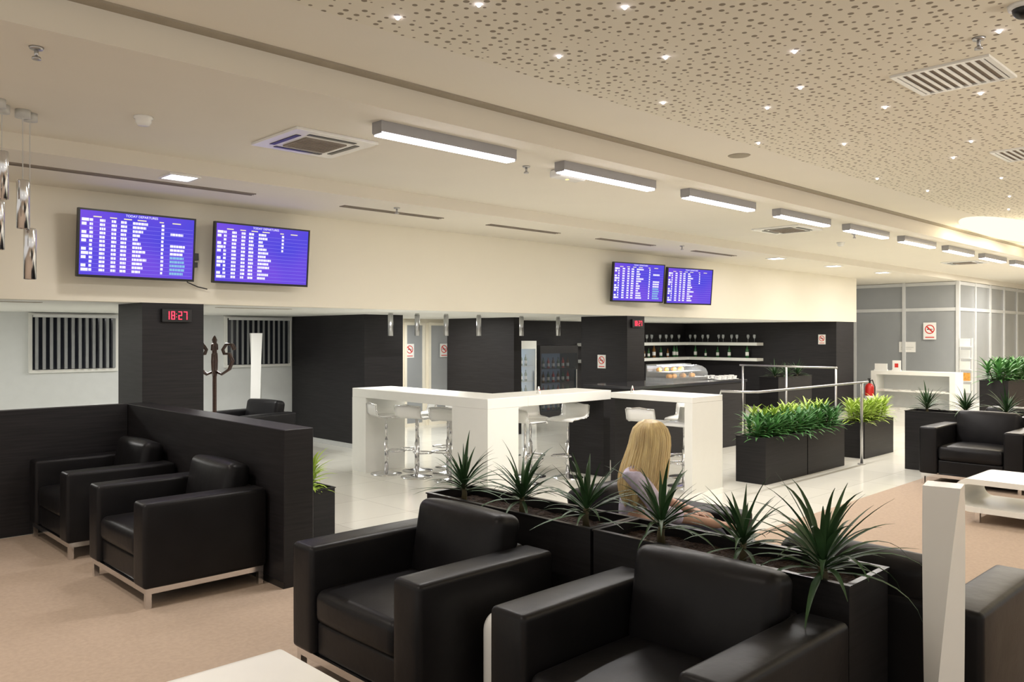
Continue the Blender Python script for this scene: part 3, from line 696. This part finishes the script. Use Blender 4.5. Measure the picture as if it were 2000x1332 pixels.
def cassette(x,y,z,s,label,kind):
    t=T('air_vent',label,'air vent',(x,y,z))
    if kind:
        g=G(); g.box(-s/2,s/2,-s/2,s/2,-.02,0,bev=.003,seg=1).out('panel',WPLAST,t)
        g=G()
        q=s*.36
        for a in range(4): g.box(-q*.8,q*.8,q-.02,q+.02,-.024,-.019,M=Matrix.Rotation(a*pi/2,4,'Z'))
        g.out('air_slot',BLACKP,t)
        g=G().box(-s*.25,s*.25,-s*.25,s*.25,-.03,-.019)
        for k in range(9): g.box(-s*.23,s*.23,-s*.23+k*s*.05,-s*.23+k*s*.05+.006,-.034,-.03)
        g.out('grille',GRB,t)
    else:
        g=G(); r=s/2
        for x0,x1,y0,y1 in ((-r,r,-r,-r+.03),(-r,r,r-.03,r),(-r,-r+.03,-r+.03,r-.03),(r-.03,r,-r+.03,r-.03)): g.box(x0,x1,y0,y1,-.015,0)
        g.out('frame',WPLAST,t); G().box(-r+.03,r-.03,-r+.03,r-.03,-.003,0).out('air_slot',GRB,t)
        g=G(); n=10
        for k in range(n):
            yy=-r+.05+k*(2*r-.1)/(n-1); g.box(-r+.03,r-.03,yy-.010,yy+.010,-.014,-.009)
        g.out('grille',WPLAST,t)
cassette(3.2,5.44,Z2,.68,'square white ceiling air conditioning cassette',1)
cassette(10.4,5.4,Z2,.68,'square white ceiling air conditioning cassette',1)
cassette(17.6,5.4,Z2,.68,'square white ceiling air conditioning cassette',1)
cassette(5.55,1.77,Z3,.56,'square slatted air diffuser in perforated ceiling',0)
cassette(8.35,2.0,Z3,.56,'square slatted air diffuser in perforated ceiling',0)
for a,b in ((.6-1,3.6),(4.56,5.86),(6.58,7.8),(8.6,9.86),(10.9,12.1)):
    t=T('slot_vent','narrow grey linear slot vent in cream ceiling','air vent',((a+b)/2,7.22,Z1),0,'linear slot vents'); L=(b-a)/2
    G().box(-L,L,-.05,-.035,-.008,0).box(-L,L,.035,.05,-.008,0).box(-L,L,-.005,.005,-.008,0).out('frame',GRB,t); G().box(-L,L,-.035,-.005,-.003,0).box(-L,L,.005,.035,-.003,0).out('slot',GRB,t)
for a,b in ((.9,2.2),(4.0,4.9)):
    t=T('slot_vent','narrow slot vent in low white ceiling','air vent',((a+b)/2,8.75 if a<2 else 8.9,ZS),0,'low ceiling slot vents'); L=(b-a)/2
    G().box(-L,L,-.05,.05,-.004,0).out('slot',GROOVE,t)
sd=T('smoke_detector','round white smoke detector on the ceiling','smoke detector',(2.01,5.59,Z2))
G().lathe([(0,-.06),(.035,-.06),(.05,-.04),(.05,-.02),(.06,-.015),(.06,0),(0,0)]).out('body',WPLAST,sd,True)
dup(sd,(12.5,5.6,Z2)); 
sp=T('sprinkler','small brass ceiling sprinkler head','sprinkler',(1.14,4.62,Z2),0,'sprinklers')
G().lathe([(0,-.012),(.03,-.012),(.035,0),(0,0)],seg=16).cyl((0,0,-.05),(0,0,-.01),.01,seg=10).lathe([(0,-.062),(.022,-.062),(.02,-.05),(0,-.05)],seg=12).out('head',STEEL,sp,True)
for x,y,z in ((5.05,6.95,Z1),(10.2,6.95,Z1),(4.95,4.95,Z2),(11.6,5.0,Z2),(4.95,1.45,Z3)): dup(sp,(x,y,z))
t=T('emergency_light','translucent emergency light box glowing amber on ceiling','emergency light',(5.38,4.86,Z2))
G().rbox(-.17,.17,-.07,.07,-.07,0,r=.02,n=2).out('housing',WPLAST,t,True); G().box(-.02,.0,-.012,.012,-.074,-.07).out('indicator',E_GLOW,t)
t=T('ceiling_speaker','round flush ceiling speaker grille','speaker',(6.62,3.9,Z3)); G().lathe([(0,-.006),(.09,-.006),(.1,0),(0,0)],seg=28).out('grille',GROOVE,t,True)
t=T('security_camera','dark dome security camera on perforated ceiling','camera',(4.62,1.15,Z3))
G().lathe([(0,-.02),(.07,-.02),(.075,0),(0,0)],seg=24).out('base',WPLAST,t,True); G().sph((0,0,-.02),.055,16,sc=(1,1,.9)).out('dome',BLACKP,t,True)
# ------------------------------------------------------------ woman (local frame: facing +X)
def skin(verts,edges,rad,sub=2):
    me=bpy.data.meshes.new('sk'); me.from_pydata(verts,edges,[]); o=bpy.data.objects.new('sk',me); COL.objects.link(o)
    md=o.modifiers.new('s','SKIN'); md.use_smooth_shade=True
    for i,r in enumerate(rad):
        rr=r if isinstance(r,tuple) else (r,r)
        me.skin_vertices[0].data[i].radius=rr
    me.skin_vertices[0].data[0].use_root=True
    o.modifiers.new('u','SUBSURF').levels=sub
    bpy.context.view_layer.update()
    r=bpy.data.meshes.new_from_object(o.evaluated_get(bpy.context.evaluated_depsgraph_get()))
    bpy.data.objects.remove(o); return r
V=[];E=[];R=[]
def av(p,r,par=None):
    V.append(p);R.append(r); i=len(V)-1
    if par is not None: E.append((par,i))
    return i
pel=av((0,0,.55),(.13,.11)); w=av((-.02,0,.70),(.115,.09),pel); ch=av((0,0,.84),(.125,.09),w)
up=av((.02,0,.92),(.10,.07),ch); nk=av((.05,0,.985),.048,up)
hj=av((.075,0,1.03),.06,nk); hm=av((.085,0,1.075),(.078,.085),hj); ht=av((.08,0,1.12),(.065,.07),hm)
for sg in (-1,1):
    sh=av((0,sg*.15,.905),.05,up)
    if sg<0:
        el=av((.18,-.24,.70),.04,sh); wr=av((.42,-.17,.655),.026,el); pm=av((.485,-.155,.645),(.034,.018),wr); d=Vector((1,.1,-.06)).normalized(); side=Vector((0,1,0))
    else:
        el=av((.08,.24,.70),.04,sh); wr=av((.28,.15,.655),.026,el); pm=av((.34,.12,.645),(.034,.018),wr); d=Vector((.9,-.4,-.1)).normalized(); side=Vector((-.4,-.9,0)).normalized()
    P=Vector(V[pm])
    for k,(off,L) in enumerate(((-.028,.06),(-.010,.075),(.010,.07),(.027,.055))):
        k0=av(tuple(P+d*.03+side*off),.0095,pm); k1=av(tuple(P+d*(.03+L*.5)+side*off*1.15),.0085,k0); av(tuple(P+d*(.03+L*.92)+side*off*1.2+Vector((0,0,-.018))),.007,k1)
    k0=av(tuple(P+side*.035+d*-.01),.010,pm); av(tuple(P+side*.055+d*.035),.008,k0)
for sg in (-1,1):
    hp=av((.06,sg*.10,.53),.082,pel); kn=av((.47,sg*.11,.54),.058,hp); an=av((.52,sg*.11,.12),.036,kn); he=av((.51,sg*.11,.06),.038,an); av((.65,sg*.12,.045),.033,he)
body=skin(V,E,R)
t=T('person','blonde long-haired woman in lavender top seated in black armchair','person',(3.93,2.99,0),(0,0,math.radians(-62)))
me=body; me.materials.clear(); me.materials.append(SKIN)
for p in me.polygons: p.use_smooth=True
HY=math.radians(48); hc=Vector((.08,0,1.08)); HM=Matrix.Translation(hc)@Matrix.Rotation(HY,4,'Z')
g=G(); g.bm.from_mesh(me)
for f in g.bm.faces:
    c=f.calc_center_median(); f.material_index=1 if (c.z<.615 and not (c.z>.60 and c.x>.25)) else 0
g.sph((.082,0,-.01),.014,10,M=HM,sc=(1.2,.8,1.2)); g.sph((.076,-.03,.01),.010,8,mi=2,M=HM); g.sph((.076,.03,.01),.010,8,mi=2,M=HM)
g.sph((.072,0,-.042),.012,8,sc=(.6,1.8,.5),mi=3,M=HM); g.sph((0,-.082,-.01),.02,8,sc=(.9,.4,1.3),M=HM); g.sph((0,.082,-.01),.02,8,sc=(.9,.4,1.3),M=HM)
g.out('body',[SKIN,JEANS,DARKGL,REDINK],t,True)
V,E,R=[],[],[]
a=av((0,0,.56),(.145,.125)); b_=av((-.02,0,.70),(.135,.11),a); c_=av((0,0,.84),(.145,.11),b_); d_=av((.02,0,.93),(.108,.078),c_); av((.04,0,.96),(.06,.05),d_)
for sg in (-1,1):
    q=av((0,sg*.15,.905),.064,d_)
    if sg<0: q=av((.18,-.24,.702),.052,q); av((.30,-.205,.68),.042,q)
    else: q=av((.08,.24,.702),.052,q); av((.17,.20,.68),.042,q)
cm=skin(V,E,R); cm.materials.clear(); cm.materials.append(TOP)
o=bpy.data.objects.new('blouse',cm); COL.objects.link(o); o.parent=t
for p in cm.polygons: p.use_smooth=True
HAIR=mat('hair_blonde',(.90,.68,.36),.36,var=.2,vscale=30,stretch=(1,1,.12))
random.seed(3); g=G(); b=bmesh.new(); N=120; rows=[]
prof=[(1.205,.0,.0),(1.20,.038,.038),(1.185,.07,.068),(1.155,.10,.096),(1.11,.115,.112),(1.06,.120,.120),(1.0,.125,.13),(.94,.13,.142),(.88,.13,.15),(.82,.12,.14),(.77,.10,.12),(.72,.07,.085)]
for z,rb,rw in prof:
    row=[]
    for k in range(N):
        a=2*pi*k/N; c=math.cos(a); s=math.sin(a)
        f=max(0,c)**1.0
        low=max(0,min(1,(1.17-z)/.05))
        r=1+ .018*math.sin(a*17+z*9)+.014*math.sin(a*31+z*14)
        rx=rb*(1-.55*f*low); x=c*rx*r; y=s*rw*r
        back=max(0,(1.08-z))*.30
        row.append(b.verts.new((x-back-.005,y,z-1.08-(0.02*math.sin(a*7) if z<.85 else 0))))
    rows.append(row)
for i in range(len(rows)-1):
    for k in range(N):
        k2=(k+1)%N
        b.faces.new((rows[i][k],rows[i][k2],rows[i+1][k2],rows[i+1][k]))
bmesh.ops.remove_doubles(b,verts=b.verts,dist=1e-4); bmesh.ops.recalc_face_normals(b,faces=b.faces)
g._merge(b,M=HM)
for k in range(260):
    a=random.uniform(.9,2*pi-.9); pts=[]
    jit=random.uniform(.995,1.05); wob=random.uniform(-.02,.02); end=random.randint(9,12)
    for i,(z,rb,rw) in enumerate(prof[1:end]):
        back=max(0,(1.08-z))*.30; aa=a+wob*i
        pts.append(HM@Vector((math.cos(aa)*rb*jit-back-.005,math.sin(aa)*rw*jit,z-1.08)))
    g.tube(pts,.0032,5,r_end=.0015)
g.out('hair',HAIR,t,True)
# ------------------------------------------------------------ lighting
w=bpy.data.worlds.new('World'); S.world=w; w.use_nodes=True
bg=w.node_tree.nodes['Background']; bg.inputs[0].default_value=(1,.945,.875,1); bg.inputs[1].default_value=.62
for x,y,e in ((.5,2.5,70),(.2,5.0,140),(1.2,6.6,60),(6,1.5,80),(9,1.5,90),(13,2,90),(8,6,55),(11,5.9,60),(14,5.9,55)):
    lamp('SPOT',(x,y,3.1),e,(1,.91,.82),.08,spot=2.0,name='ceiling_spot')
for x,y,e in ((1.5,10.2,25),(4.6,10.6,27),(8.3,10.2,30),(6.3,8.7,16),(8.7,11.5,18),(12.5,10.5,20),(15.5,10,30)):
    lamp('AREA',(x,y,ZS-.01),e,(1,.98,.95),.5,name='ceiling_panel')
lamp('AREA',(14.6,3.7,Z3-.03),50,(1,.85,.6),3,.8,name='cove_glow')
for x in (13.4,15.2,16.8): lamp('AREA',(x,3.7,Z3-.28),9,(1,.84,.55),.5,rot=(pi,0,0),name='cove_wash_fill')  # added unseen upward lights, soften the ceiling around the oval
for x in (20.3,23): lamp('AREA',(x,5.5,Z2-.02),60,(1,.94,.85),1,name='entry_light')
for x,y,e in ((-1,-1,22),(6,-1.6,75),(10,-1,66),(14,.8,70),(20,1.5,60)):
    lamp('AREA',(x,y,1.95),e,(1,.93,.81),.9,rot=(pi,0,0),name='ceiling_fill')  # added fill with no fixture: upward area lights out of view brighten the ceiling
# ------------------------------------------------------------ camera
cam=bpy.data.cameras.new('cam'); co=bpy.data.objects.new('camera',cam); COL.objects.link(co); S.camera=co
cam.sensor_width=36; cam.lens=28.8; cam.shift_y=-.005
co.location=(0,0,1.7); co.rotation_euler=(pi/2,0,math.radians(-44))
S.view_settings.view_transform='Standard'
S.view_settings.exposure=.3
